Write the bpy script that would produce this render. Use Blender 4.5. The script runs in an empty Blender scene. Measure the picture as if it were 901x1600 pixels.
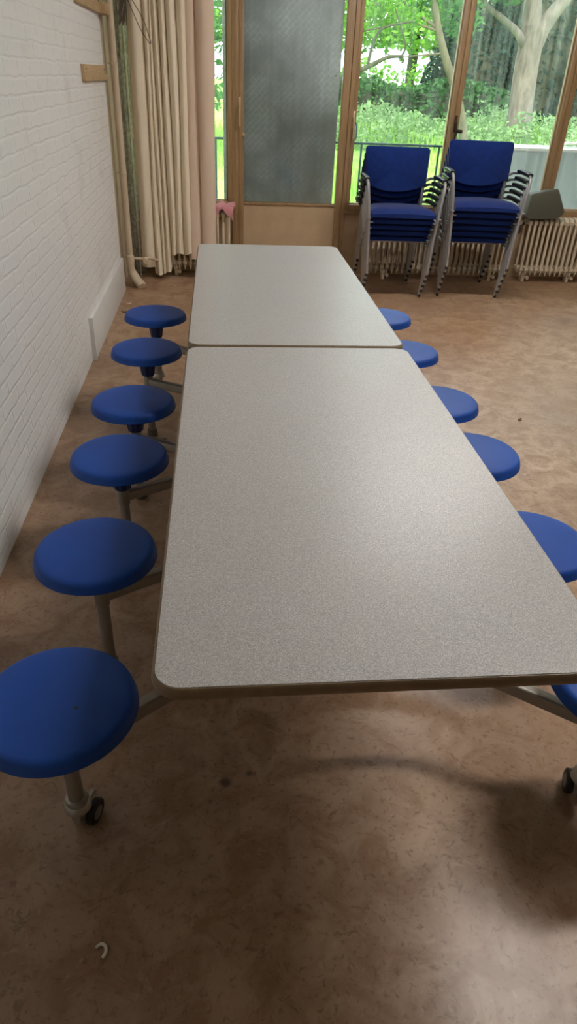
import bpy, bmesh, math, random
import numpy as np
from mathutils import Vector, Matrix

random.seed(7)
rng = np.random.default_rng(11)
C = bpy.context.scene.collection
PI = math.pi

# ------------------------------------------------------------------ helpers
def link(o, parent=None):
    C.objects.link(o)
    if parent is not None:
        o.parent = parent
    return o

class MB:
    """collects shapes; build() links them as one mesh object"""
    def __init__(s):
        s.bm = bmesh.new()

    def box(s, lo, hi, bevel=0.0, seg=2, M=None):
        lo = Vector(lo); hi = Vector(hi)
        r = bmesh.ops.create_cube(s.bm, size=1.0)
        vs = r['verts']
        sc = hi - lo; c = (hi + lo) / 2
        for v in vs:
            v.co = Vector((v.co.x * sc.x + c.x, v.co.y * sc.y + c.y, v.co.z * sc.z + c.z))
        if bevel > 0:
            es = list({e for v in vs for e in v.link_edges})
            rb = bmesh.ops.bevel(s.bm, geom=es, offset=bevel, segments=seg, profile=0.5, affect='EDGES')
            vs = list({v for f in rb['faces'] for v in f.verts} | {v for v in vs if v.is_valid})
        if M is not None:
            for v in vs:
                v.co = M @ v.co
        return s

    def sweep(s, pts, prof, up=(0, 0, 1), cap=True, scales=None):
        """sweeps a closed 2D profile along points"""
        pts = [Vector(p) for p in pts]
        n = len(pts); rings = []
        T = []
        for i in range(n):
            a = pts[max(i - 1, 0)]; b = pts[min(i + 1, n - 1)]
            T.append((b - a).normalized())
        u = Vector(up)
        if abs(u.dot(T[0])) > 0.95:
            u = Vector((1, 0, 0)) if abs(T[0].x) < 0.9 else Vector((0, 1, 0))
        u = (u - T[0] * u.dot(T[0])).normalized()
        for i in range(n):
            u = (u - T[i] * u.dot(T[i])).normalized()
            w = T[i].cross(u)
            k = scales[i] if scales else 1.0
            rings.append([s.bm.verts.new(pts[i] + w * (p[0] * k) + u * (p[1] * k)) for p in prof])
        m = len(prof)
        for i in range(n - 1):
            for j in range(m):
                k = (j + 1) % m
                s.bm.faces.new((rings[i][j], rings[i][k], rings[i + 1][k], rings[i + 1][j]))
        if cap:
            s.bm.faces.new(list(reversed(rings[0]))); s.bm.faces.new(rings[-1])
        return s

    def tube(s, pts, r, seg=10, fil=0.0, cap=True, radii=None):
        if fil > 0:
            pts = fillet(pts, fil)
        prof = [(math.cos(2 * PI * k / seg) * r, math.sin(2 * PI * k / seg) * r) for k in range(seg)]
        sc = None
        if radii:
            sc = [q / r for q in radii]
        return s.sweep(pts, prof, cap=cap, scales=sc)

    def lathe(s, prof, c=(0, 0, 0), seg=40, M=None):
        """prof: list of (r,z); closed at r=0 ends with a fan"""
        c = Vector(c); rings = []; new = []
        for r, z in prof:
            if r < 1e-6:
                v = s.bm.verts.new(c + Vector((0, 0, z))); rings.append([v]); new.append(v)
            else:
                ring = [s.bm.verts.new(c + Vector((r * math.cos(2 * PI * k / seg), r * math.sin(2 * PI * k / seg), z))) for k in range(seg)]
                rings.append(ring); new += ring
        for a, b in zip(rings[:-1], rings[1:]):
            for k in range(seg):
                q = (k + 1) % seg
                if len(a) == 1 and len(b) == 1: continue
                if len(a) == 1: s.bm.faces.new((a[0], b[k], b[q]))
                elif len(b) == 1: s.bm.faces.new((a[k], b[0], a[q]))
                else: s.bm.faces.new((a[k], b[k], b[q], a[q]))
        if M is not None:
            for v in new: v.co = M @ v.co
        return s

    def prism(s, outline, z0, z1, M=None):
        a = [s.bm.verts.new((x, y, z0)) for x, y in outline]
        b = [s.bm.verts.new((x, y, z1)) for x, y in outline]
        n = len(outline)
        s.bm.faces.new(list(reversed(a))); s.bm.faces.new(b)
        for k in range(n):
            q = (k + 1) % n
            s.bm.faces.new((a[k], a[q], b[q], b[k]))
        if M is not None:
            for v in a + b: v.co = M @ v.co
        return s

    def build(s, name, mat, parent=None, smooth=True, ang=40, loc=None):
        bmesh.ops.recalc_face_normals(s.bm, faces=s.bm.faces[:])
        me = bpy.data.meshes.new(name)
        s.bm.to_mesh(me); s.bm.free()
        me.materials.append(mat)
        if smooth:
            me.polygons.foreach_set('use_smooth', [True] * len(me.polygons))
            me.set_sharp_from_angle(angle=math.radians(ang))
        o = bpy.data.objects.new(name, me)
        if loc is not None: o.location = loc
        return link(o, parent)

def fillet(pts, r, n=6):
    pts = [Vector(p) for p in pts]
    out = [pts[0]]
    for i in range(1, len(pts) - 1):
        p = pts[i]; a = (pts[i - 1] - p); b = (pts[i + 1] - p)
        d = min(r, a.length * .48, b.length * .48)
        A = p + a.normalized() * d; B = p + b.normalized() * d
        for k in range(n + 1):
            t = k / n
            out.append(A * (1 - t) ** 2 + p * 2 * t * (1 - t) + B * t * t)
    out.append(pts[-1])
    return out

def rrect(x0, y0, x1, y1, r, n=8):
    out = []
    for cx, cy, a0 in ((x1 - r, y1 - r, 0), (x0 + r, y1 - r, 90), (x0 + r, y0 + r, 180), (x1 - r, y0 + r, 270)):
        for k in range(n + 1):
            a = math.radians(a0 + 90 * k / n)
            out.append((cx + r * math.cos(a), cy + r * math.sin(a)))
    return out

def tag(o, label=None, cat=None, group=None, kind=None):
    if label: o['label'] = label
    if cat: o['category'] = cat
    if group: o['group'] = group
    if kind: o['kind'] = kind
    return o

def thing(name, label, cat, loc=(0, 0, 0), rotz=0.0, group=None):
    o = bpy.data.objects.new(name, None); C.objects.link(o)
    o.empty_display_size = .05
    o.location = loc; o.rotation_euler = (0, 0, rotz)
    return tag(o, label, cat, group)

def copy_tree(o, parent=None):
    c = o.copy(); C.objects.link(c)
    if parent is not None: c.parent = parent
    for ch in list(o.children):
        copy_tree(ch, c)
    return c

def struct(o, label=None):
    o['kind'] = 'structure'
    if label: o['label'] = label
    return o

# ------------------------------------------------------------------ materials
class NT:
    def __init__(s, name):
        s.m = bpy.data.materials.new(name); s.m.use_nodes = True
        s.t = s.m.node_tree; s.n = s.t.nodes; s.l = s.t.links
        s.b = s.n['Principled BSDF']; s.out = s.n['Material Output']
        s.tc = None
    def node(s, typ, **kw):
        nd = s.n.new(typ)
        for k, v in kw.items():
            if k in nd.inputs.keys(): nd.inputs[k].default_value = v
            else: setattr(nd, k, v)
        return nd
    def coords(s, scale=(1, 1, 1), rot=(0, 0, 0), kind='Object'):
        if s.tc is None: s.tc = s.n.new('ShaderNodeTexCoord')
        mp = s.n.new('ShaderNodeMapping')
        mp.inputs['Scale'].default_value = scale; mp.inputs['Rotation'].default_value = rot
        s.l.new(s.tc.outputs[kind], mp.inputs['Vector'])
        return mp.outputs['Vector']
    def noise(s, vec, scale, detail=4, rough=.6, dist=0.0):
        nd = s.node('ShaderNodeTexNoise'); nd.inputs['Scale'].default_value = scale
        nd.inputs['Detail'].default_value = detail; nd.inputs['Roughness'].default_value = rough
        nd.inputs['Distortion'].default_value = dist
        s.l.new(vec, nd.inputs['Vector']); return nd.outputs['Fac']
    def ramp(s, fac, stops, interp='LINEAR'):
        nd = s.n.new('ShaderNodeValToRGB'); cr = nd.color_ramp; cr.interpolation = interp
        while len(cr.elements) < len(stops): cr.elements.new(.5)
        for e, (p, c) in zip(cr.elements, stops):
            e.position = p; e.color = (*c, 1) if len(c) == 3 else c
        s.l.new(fac, nd.inputs['Fac']); return nd.outputs['Color']
    def mix(s, fac, a, b, mode='MIX'):
        nd = s.n.new('ShaderNodeMix'); nd.data_type = 'RGBA'; nd.blend_type = mode
        for sock, v in ((nd.inputs[0], fac), (nd.inputs[6], a), (nd.inputs[7], b)):
            if hasattr(v, 'is_linked'): s.l.new(v, sock)
            elif isinstance(v, (int, float)): sock.default_value = v
            else: sock.default_value = (*v, 1)
        return nd.outputs[2]
    def bump(s, h, strength=.3, dist=.002):
        nd = s.n.new('ShaderNodeBump'); nd.inputs['Strength'].default_value = strength
        nd.inputs['Distance'].default_value = dist
        s.l.new(h, nd.inputs['Height']); s.l.new(nd.outputs['Normal'], s.b.inputs['Normal']); return nd
    def col(s, c):
        if hasattr(c, 'is_linked'): s.l.new(c, s.b.inputs['Base Color'])
        else: s.b.inputs['Base Color'].default_value = (*c, 1)
    def set(s, rough=None, metal=None, spec=None):
        if rough is not None:
            if hasattr(rough, 'is_linked'): s.l.new(rough, s.b.inputs['Roughness'])
            else: s.b.inputs['Roughness'].default_value = rough
        if metal is not None: s.b.inputs['Metallic'].default_value = metal
        if spec is not None: s.b.inputs['Specular IOR Level'].default_value = spec
        return s

def L(r, g, b):
    f = lambda v: (v / 255 / 12.92) if v / 255 <= .04045 else ((v / 255 + .055) / 1.055) ** 2.4
    return (f(r), f(g), f(b))

def simple(name, c, rough=.5, metal=0.0, spec=.5, var=.12, scale=20, bump=0.0):
    t = NT(name); v = t.coords()
    f = t.noise(v, scale)
    d = tuple(x * (1 - var) for x in c); e = tuple(min(1, x * (1 + var)) for x in c)
    t.col(t.ramp(f, [(.3, d), (.7, e)])); t.set(rough, metal, spec)
    if bump: t.bump(t.noise(v, scale * 6), bump, .001)
    return t.m

M = {}
# floor : brown marbled linoleum
t = NT('floor_linoleum'); v = t.coords()
big = t.noise(v, 1.1, 5, .6, .3); mid = t.noise(v, 9, 6, .65, .8); fine = t.noise(v, 60, 3, .6, .5)
c = t.ramp(big, [(.3, L(152, 122, 98)), (.55, L(173, 143, 116)), (.75, L(187, 159, 134))])
c = t.mix(t.ramp(mid, [(.42, (0, 0, 0)), (.62, (.8, .8, .8))]), c, L(140, 104, 74))
c = t.mix(t.ramp(fine, [(.56, (0, 0, 0)), (.68, (.5, .5, .5))]), c, L(104, 74, 52))
fl = t.noise(t.coords((1, 1, 1), (0, 0, .6)), 24, 3, .55, 1.6)
c = t.mix(t.ramp(fl, [(.62, (0, 0, 0)), (.70, (.55, .55, .55))]), c, L(112, 82, 58))
c = t.mix(t.ramp(fl, [(.28, (.4, .4, .4)), (.36, (0, 0, 0))]), c, L(188, 160, 134))
def stain(px, py, r0, r1, k, c):
    nd = t.n.new('ShaderNodeVectorMath'); nd.operation = 'DISTANCE'; nd.inputs[1].default_value = (px, py, 0)
    t.l.new(t.coords(), nd.inputs[0])
    wob = t.n.new('ShaderNodeMath'); wob.operation = 'MULTIPLY_ADD'; wob.inputs[1].default_value = r1 * .7
    t.l.new(t.noise(t.coords(), 55, 3), wob.inputs[0]); t.l.new(nd.outputs['Value'], wob.inputs[2])
    return t.mix(t.ramp(wob.outputs[0], [(r0 + r1 * .35, (k, k, k)), (r1 * 1.35, (0, 0, 0))]), c, L(44, 32, 24))
c = stain(-.005, 1.106, .008, .022, .75, c); c = stain(.057, 1.129, .004, .012, .6, c); c = stain(2.62, 5.75, .03, .09, .35, c); c = stain(2.69, 5.1, .03, .12, .3, c)
vo = t.node('ShaderNodeTexVoronoi'); vo.inputs['Scale'].default_value = 1.9; t.l.new(t.coords((1, 1.3, 1)), vo.inputs['Vector'])
spot = t.ramp(vo.outputs['Distance'], [(.010, (.75, .75, .75)), (.035, (0, 0, 0))])
c = t.mix(spot, c, L(50, 36, 26))
t.col(c); t.set(t.ramp(big, [(.3, (.30,) * 3), (.7, (.42,) * 3)]), 0, .45); t.bump(mid, .06, .002)
M['floor'] = t.m
# painted brick
t = NT('white_painted_brick'); v = t.coords()
sep = t.n.new('ShaderNodeSeparateXYZ'); t.l.new(v, sep.inputs[0])
cmb = t.n.new('ShaderNodeCombineXYZ'); t.l.new(sep.outputs['Y'], cmb.inputs['X']); t.l.new(sep.outputs['Z'], cmb.inputs['Y'])
ws = t.n.new('ShaderNodeTexNoise'); ws.inputs['Scale'].default_value = 9; t.l.new(cmb.outputs[0], ws.inputs['Vector'])
ad = t.n.new('ShaderNodeVectorMath'); ad.operation = 'MULTIPLY_ADD'; ad.inputs[1].default_value = (.030, .024, 0)
t.l.new(ws.outputs['Color'], ad.inputs[0]); t.l.new(cmb.outputs[0], ad.inputs[2])
br = t.n.new('ShaderNodeTexBrick')
for k, val in dict(Scale=1.0).items(): br.inputs[k].default_value = val
br.inputs['Mortar Size'].default_value = .008; br.inputs['Mortar Smooth'].default_value = .8
br.inputs['Brick Width'].default_value = .215; br.inputs['Row Height'].default_value = .0625
br.inputs['Color1'].default_value = (*L(236, 237, 237), 1); br.inputs['Color2'].default_value = (*L(238, 239, 239), 1)
br.inputs['Mortar'].default_value = (*L(235, 236, 236), 1)
t.l.new(ad.outputs[0], br.inputs['Vector'])
dirt = t.noise(v, 3, 5)
t.col(t.mix(t.ramp(dirt, [(.55, (0, 0, 0)), (.8, (.35, .35, .35))]), br.outputs['Color'], L(190, 184, 172)))
inv = t.n.new('ShaderNodeMath'); inv.operation = 'SUBTRACT'; inv.inputs[0].default_value = 1.0
t.l.new(br.outputs['Fac'], inv.inputs[1])
ns = t.noise(v, 45, 5); sm = t.n.new('ShaderNodeMath'); sm.operation = 'MULTIPLY_ADD'; sm.inputs[1].default_value = .5
t.l.new(ns, sm.inputs[0]); t.l.new(inv.outputs[0], sm.inputs[2])
t.bump(sm.outputs[0], .36, .006); t.set(.42, 0, .45)
M['brick'] = t.m
M['plaster'] = simple('beige_plaster', L(196, 180, 156), .6, var=.06, scale=6)
M['white_wall'] = simple('white_plaster', L(206, 202, 192), .7, var=.04, scale=4)
M['dim_wall'] = simple('room_plaster', L(170, 160, 145), .7, var=.04, scale=4)
M['ceiling'] = simple('ceiling_paint', L(205, 200, 190), .8, var=.03, scale=4)
M['white_board'] = simple('white_board', L(222, 222, 220), .45, var=.03, scale=5)
# window timber
t = NT('brown_varnished_timber'); v = t.coords((18, 18, 1.2))
g = t.noise(v, 3, 5, .6, .6)
t.col(t.ramp(g, [(.25, L(132, 104, 70)), (.55, L(158, 128, 92)), (.8, L(172, 144, 108))])); t.set(.42, 0, .4)
t.bump(g, .08, .001); M['timber'] = t.m
t = NT('pale_pine'); v = t.coords((14, 2, 14)); g = t.noise(v, 3, 5, .6, .6)
t.col(t.ramp(g, [(.25, L(176, 146, 106)), (.75, L(206, 180, 142))])); t.set(.5, 0, .4); M['pine'] = t.m
M['door_panel'] = simple('beige_door_panel', L(186, 160, 126), .5, var=.07, scale=7)
M['gap'] = simple('dark_joint', L(52, 38, 26), .8)
# laminate
t = NT('speckled_grey_laminate'); v = t.coords()
n1 = t.noise(v, 420, 2, .7); n2 = t.noise(v, 170, 2, .6); n3 = t.noise(v, 2.2, 4, .6)
c = t.ramp(n1, [(.33, L(140, 137, 135)), (.5, L(174, 172, 169)), (.67, L(206, 204, 201))])
c = t.mix(t.ramp(n2, [(.35, (.3, .3, .3)), (.6, (0, 0, 0))]), c, L(132, 128, 126))
c = t.mix(t.ramp(n3, [(.35, (.25, .25, .25)), (.65, (0, 0, 0))]), c, L(164, 156, 152))
vo = t.node('ShaderNodeTexVoronoi'); vo.inputs['Scale'].default_value = 2.3; t.l.new(v, vo.inputs['Vector'])
c = t.mix(t.ramp(vo.outputs['Distance'], [(.004, (.6, .6, .6)), (.018, (0, 0, 0))]), c, L(110, 95, 90))
t.col(c); t.set(.36, 0, .5); t.bump(n2, .03, .0006); M['laminate'] = t.m
M['edge'] = simple('tan_edge_band', L(120, 100, 74), .5, var=.12, scale=40)
M['under'] = simple('dark_board_underside', L(92, 76, 60), .8)
# blue plastic
t = NT('blue_stool_plastic'); v = t.coords()
n1 = t.noise(v, 500, 2); n3 = t.noise(v, 6, 4)
t.col(t.ramp(n3, [(.3, L(18, 63, 140)), (.7, L(25, 74, 158))])); t.set(.5, 0, .28); t.bump(n1, .12, .0006); M['blue'] = t.m
M['hub'] = simple('dark_blue_hub_plastic', L(14, 34, 88), .45)
M['steel'] = simple('grey_painted_steel', L(150, 143, 132), .38, .35, var=.1, scale=12)
M['collar'] = simple('galvanised_collar', L(168, 164, 154), .35, .6)
M['rubber'] = simple('dark_rubber', L(34, 31, 29), .6)
M['footcap'] = simple('brown_grey_foot_cap', L(88, 80, 70), .6)
M['hubcap'] = simple('grey_wheel_hub', L(120, 116, 110), .4)
# chair
t = NT('blue_chair_fabric'); v = t.coords(); n1 = t.noise(v, 300, 3); n2 = t.noise(v, 25, 4)
c = t.mix(t.ramp(n2, [(.35, (0, 0, 0)), (.75, (.3, .3, .3))]), t.ramp(n1, [(.3, L(7, 24, 76)), (.7, L(14, 42, 108))]), L(24, 60, 134))
t.col(c); t.set(.9, 0, .15); t.bump(n1, .4, .001); t.b.inputs['Sheen Weight'].default_value = .2; M['fabric'] = t.m
M['chrome'] = simple('satin_grey_tube', L(172, 173, 174), .36, .5, var=.08, scale=10)
M['black'] = simple('black_plastic', L(26, 26, 27), .42)
# radiator etc
M['radiator'] = simple('cream_radiator_enamel', L(212, 197, 172), .38, var=.07, scale=14)
M['pipe'] = simple('cream_pipe_paint', L(205, 188, 162), .5, var=.08, scale=10, bump=.1)
M['brass'] = simple('aged_brass', L(206, 184, 150), .35, .4)
M['valve'] = simple('dark_valve_body', L(46, 42, 40), .4, .4)
M['chromebright'] = simple('bright_chrome', L(210, 210, 210), .18, .9)
t = NT('cream_curtain_cloth'); v = t.coords((1, 1, .35)); n1 = t.noise(v, 160, 3); n2 = t.noise(v, 5, 4)
t.col(t.ramp(n2, [(.3, L(230, 216, 190)), (.7, L(238, 226, 204))])); t.set(.9, 0, .1); t.bump(n1, .15, .001)
M['curtain'] = t.m
t = NT('pinkish_curtain_cloth'); v = t.coords((1, 1, .35)); n1 = t.noise(v, 160, 3); n2 = t.noise(v, 5, 4)
t.col(t.ramp(n2, [(.3, L(220, 196, 174)), (.7, L(228, 206, 184))])); t.set(.9, 0, .1); t.bump(n1, .15, .001)
M['curtain_pink'] = t.m
M['pinkcloth'] = simple('dusty_pink_cloth', L(206, 142, 148), .95, var=.12, scale=60, bump=.4)
M['bin'] = simple('dark_olive_plastic', L(84, 84, 72), .5, var=.06)
M['zinc'] = simple('weathered_zinc', L(204, 208, 204), .45, .2, var=.40, scale=34)
M['conduit'] = simple('pale_conduit', L(236, 236, 230), .35)
M['wire'] = simple('brown_grey_cable', L(112, 96, 84), .6)
M['paper'] = simple('white_paper', L(226, 218, 204), .8)
M['leafbit'] = simple('dry_leaf', L(104, 76, 50), .8)
M['railing'] = simple('dark_green_rail_paint', L(26, 66, 66), .45)
M['parapet'] = simple('pale_blue_grey_render', L(186, 204, 208), .8, var=.05, scale=5)
M['coping'] = simple('white_coping', L(226, 228, 226), .6)
M['beam'] = simple('dark_weathered_board', L(84, 82, 80), .8)
M['concrete'] = simple('balcony_concrete', L(150, 148, 140), .85)
# diamond patterned door sheet; translucent share added so daylight brightens it
t = NT('translucent_grey_sheet'); v = t.coords((1, 1, 1))
def bars(rot):
    mp = t.coords((1, 1, 1), (0, rot, 0)); s2 = t.n.new('ShaderNodeSeparateXYZ'); t.l.new(mp, s2.inputs[0])
    cb = t.n.new('ShaderNodeCombineXYZ'); t.l.new(s2.outputs['X'], cb.inputs['X']); t.l.new(s2.outputs['Z'], cb.inputs['Y'])
    b = t.n.new('ShaderNodeTexBrick'); b.inputs['Scale'].default_value = 1.0; b.inputs['Brick Width'].default_value = .072
    b.inputs['Row Height'].default_value = .036; b.inputs['Mortar Size'].default_value = .0042; b.inputs['Mortar Smooth'].default_value = .4
    t.l.new(cb.outputs[0], b.inputs['Vector']); return b.outputs['Fac']
fb = bars(math.radians(45))
n1 = t.noise(v, 2.6, 5, .6, .4); n2 = t.noise(v, 60, 3)
c = t.ramp(n1, [(.3, L(176, 182, 182)), (.5, L(198, 204, 204)), (.72, L(220, 226, 228))])
c = t.mix(t.ramp(n2, [(.5, (0, 0, 0)), (.8, (.35, .35, .35))]), c, L(140, 144, 144))
mk = t.n.new('ShaderNodeMath'); mk.operation = 'MULTIPLY'; t.l.new(fb, mk.inputs[0]); t.l.new(t.ramp(n1, [(.46, (.04,) * 3), (.66, (.75,) * 3)]), mk.inputs[1])
c = t.mix(mk.outputs[0], c, L(240, 244, 240))
t.col(c); t.set(.6, .1, .4); t.bump(fb, .22, .001)
tl = t.n.new('ShaderNodeBsdfTranslucent'); t.l.new(c, tl.inputs[0]); mx = t.n.new('ShaderNodeMixShader'); mx.inputs[0].default_value = .13
t.l.new(t.b.outputs[0], mx.inputs[1]); t.l.new(tl.outputs[0], mx.inputs[2]); t.l.new(mx.outputs[0], t.out.inputs['Surface']); M['tread'] = t.m
# window glass, slightly streaked by rain
def glass(name, dirt):
    t = NT(name); t.n.remove(t.b)
    v = t.coords((26, 26, .7)); st = t.noise(v, 1.0, 5, .65, .3)
    v2 = t.coords((1, 1, 1)); pt = t.noise(v2, 1.6, 3)
    tr = t.n.new('ShaderNodeBsdfTransparent'); tr.inputs[0].default_value = (.97, .99, .985, 1)
    gl = t.n.new('ShaderNodeBsdfGlossy'); gl.inputs['Roughness'].default_value = .02
    fr = t.n.new('ShaderNodeFresnel'); fr.inputs[0].default_value = 1.45
    df = t.n.new('ShaderNodeBsdfTranslucent'); df.inputs[0].default_value = (.86, .93, .90, 1)
    m1 = t.n.new('ShaderNodeMixShader'); m2 = t.n.new('ShaderNodeMixShader')
    mm = t.n.new('ShaderNodeMath'); mm.operation = 'MULTIPLY'
    t.l.new(t.ramp(st, [(.38, (0, 0, 0)), (.72, (dirt, dirt, dirt))]), mm.inputs[0])
    t.l.new(t.ramp(pt, [(.35, (.3, .3, .3)), (.65, (1, 1, 1))]), mm.inputs[1])
    t.l.new(mm.outputs[0], m1.inputs[0]); t.l.new(tr.outputs[0], m1.inputs[1]); t.l.new(df.outputs[0], m1.inputs[2])
    t.l.new(fr.outputs[0], m2.inputs[0]); t.l.new(m1.outputs[0], m2.inputs[1]); t.l.new(gl.outputs[0], m2.inputs[2])
    t.l.new(m2.outputs[0], t.out.inputs['Surface']); return t.m
M['glass'] = glass('window_glass', .10)
M['glass_streaked'] = glass('rain_streaked_glass', .15)
# leaves
def leafmat(name, a, b, trans=.35, scale=1.2):
    t = NT(name); v = t.coords(); n = t.noise(v, scale, 4, .7)
    c = t.ramp(n, [(.3, a), (.7, b)])
    t.col(c); t.set(.7, 0, .08)
    tl = t.n.new('ShaderNodeBsdfTranslucent'); t.l.new(c, tl.inputs[0])
    mx = t.n.new('ShaderNodeMixShader'); mx.inputs[0].default_value = trans
    t.l.new(t.b.outputs[0], mx.inputs[1]); t.l.new(tl.outputs[0], mx.inputs[2]); t.l.new(mx.outputs[0], t.out.inputs['Surface'])
    return t.m
M['leaf_bright'] = leafmat('bright_green_leaves', L(58, 112, 34), L(144, 190, 80), .42, 2.6)
M['leaf_mid'] = leafmat('mid_green_leaves', L(36, 80, 38), L(94, 146, 76), .38, 2.6)
M['leaf_dark'] = leafmat('dark_conifer_leaves', L(17, 34, 27), L(38, 62, 47), .10)
M['leaf_hedge'] = leafmat('hedge_leaves', L(36, 66, 38), L(84, 124, 70), .2)
M['weed'] = leafmat('tall_weed_leaves', L(78, 118, 66), L(158, 184, 128), .32, 2.2)
M['grass'] = leafmat('bright_lawn_grass', L(120, 172, 70), L(170, 206, 104), .3, .6)
t = NT('garden_soil'); v = t.coords(); n = t.noise(v, .55, 5); c = t.ramp(n, [(.3, L(98, 150, 60)), (.6, L(150, 186, 92)), (.8, L(150, 140, 110))]); t.col(c); t.set(.95, 0, .1); M['lawn'] = t.m
def bark(name, a, b):
    t = NT(name); v = t.coords((1, 1, .35)); n = t.noise(v, 9, 6, .7, .4); n2 = t.noise(t.coords((1, 1, 1)), 1.3, 3)
    c = t.mix(t.ramp(n2, [(.4, (0, 0, 0)), (.7, (.5, .5, .5))]), t.ramp(n, [(.3, a), (.7, b)]), tuple(x * .7 for x in a))
    t.col(c); t.set(.85, 0, .2); t.bump(n, .5, .02); return t.m
M['bark_pale'] = bark('pale_grey_bark', L(92, 83, 73), L(134, 124, 112))
M['bark_mid'] = bark('grey_brown_bark', L(78, 72, 55), L(116, 108, 86))
M['bark_dark'] = bark('dark_bark', L(46, 48, 36), L(84, 84, 62))
def emit(name, c, s):
    t = NT(name); e = t.n.new('ShaderNodeEmission'); e.inputs[0].default_value = (*c, 1); e.inputs[1].default_value = s
    t.l.new(e.outputs[0], t.out.inputs['Surface']); return t.m
M['lamp'] = emit('lamp_diffuser', (1.0, .96, .93), 43.0)
M['lampbody'] = simple('white_lamp_body', L(225, 225, 220), .5)

# ------------------------------------------------------------------ dimensions
XL, XR = -.79, 5.6          # side walls
YB, YF = -2.8, 6.5          # rear wall, window wall
HC = 3.0                    # ceiling
SILL = .60
WTOP = 2.72

# ------------------------------------------------------------------ the setting
b = MB(); b.box((XL - .2, YB - .2, -.12), (XR + .2, YF + .12, 0)); struct(b.build('floor', M['floor']), 'brown marbled linoleum floor')
b = MB(); b.box((XL - .2, YB - .2, HC), (XR + .2, YF + .35, HC + .2)); struct(b.build('ceiling', M['ceiling']))
b = MB(); b.box((XL - .2, YB, 0), (XL, 5.80, HC)); struct(b.build('wall_left', M['brick']), 'white painted brick wall')
b = MB(); b.box((XL - .2, 5.80, 0), (XL - .012, YF + .1, HC)); b.box((XL - .05, 5.80, 0), (XL - .002, 5.86, HC), .004); b.box((XL - .05, 6.02, 0), (XL - .004, 6.10, HC), .004)
struct(b.build('trim_1', M['plaster']), 'beige plaster strip at the end of the brick wall')
b = MB(); b.box((XR, YB, 0), (XR + .2, YF + .1, HC)); struct(b.build('wall_right', M['dim_wall']))
b = MB(); b.box((XL - .2, YB - .2, 0), (XR + .2, YB, HC)); struct(b.build('wall_back', M['dim_wall']))
b = MB()
b.box((XL - .012, YF, 0), (.1185, YF + .12, SILL - .06)); b.box((1.118, YF, 0), (XR, YF + .12, SILL - .06))
b.box((XL - .2, YF, WTOP), (XR + .2, YF + .2, HC))
struct(b.build('wall_front', M['door_panel']), 'beige panelled wall under the windows')
b = MB(); b.box((XL - .012, 6.43, 0), (-.655, 6.56, HC), .004)
b.box((-.735, 6.40, 0), (-.715, 6.44, HC)); b.box((-.70, 6.41, 0), (-.685, 6.44, HC)); struct(b.build('trim_2', M['zinc']), 'weathered grey metal upright beside the curtain')
b = MB(); b.box((XL, 4.17, 0), (XL + .022, 5.79, .255), .004); b.box((XL, 4.16, 0), (XL + .026, 4.175, .262))
struct(b.build('baseboard_left', M['white_board']), 'white board fixed low on the brick wall')

def window(name, x0, x1, pane_mat, fl=.045, fr=.045, handle=None, label=None):
    """timber casement: frame with a rebate, glass and handle"""
    w = bpy.data.objects.new(name, None); C.objects.link(w); w.location = (x0, YF, SILL - .06); struct(w, label)
    W = x1 - x0; H = WTOP - SILL + .06
    b = MB()
    b.box((0, -.03, 0), (fl, .07, H), .004); b.box((W - fr, -.03, 0), (W, .07, H), .004)
    b.box((fl, -.03, 0), (W - fr, .07, .055), .004); b.box((fl, -.03, H - .06), (W - fr, .07, H), .004)
    b.box((fl, .01, .055), (fl + .010, .045, H - .06)); b.box((W - fr - .010, .01, .055), (W - fr, .045, H - .06))
    b.box((fl, .01, .055), (W - fr, .045, .064))
    b.box((-.02, -.055, -.012), (W + .02, .02, .006), .004)
    b.build('window_frame', M['timber'], w)
    b = MB(); b.box((fl, .022, .055), (W - fr, .028, H - .06)); b.build('pane', pane_mat, w, smooth=False)
    return w

def lever(parent, x, z, mat, knob=0):
    b = MB(); b.box((x - .010, -.036, z - .02), (x + .010, -.026, z + .105), .003)
    b.tube([(x, -.03, z + .05), (x, -.065, z + .05), (x, -.068, z - .085), (x, -.058, z - .10)], .0075, 8, .015)
    if knob:
        b.tube([(x + .012, -.05, z - .01), (x + .06, -.055, z - .012)], .014, 10)
    b.build('handle', mat, parent)

w1 = window('window_1', -.655, .118, M['glass'], .05, .036, label='narrow window beside the curtain')
b = MB(); b.box((.1185, -.03, 0), (.1725, .08, WTOP), .004, M=Matrix.Translation((0, YF, 0))); b.box((.142, -.033, .02), (.145, -.02, WTOP - .02), M=Matrix.Translation((0, YF, 0)))
struct(b.build('trim_3', M['timber']), 'brown timber post left of the door')
b = MB(); b.box((1.082, -.03, 0), (1.118, .08, WTOP), .004, M=Matrix.Translation((0, YF, 0)))
struct(b.build('trim_4', M['timber']), 'brown timber post right of the door')
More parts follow.
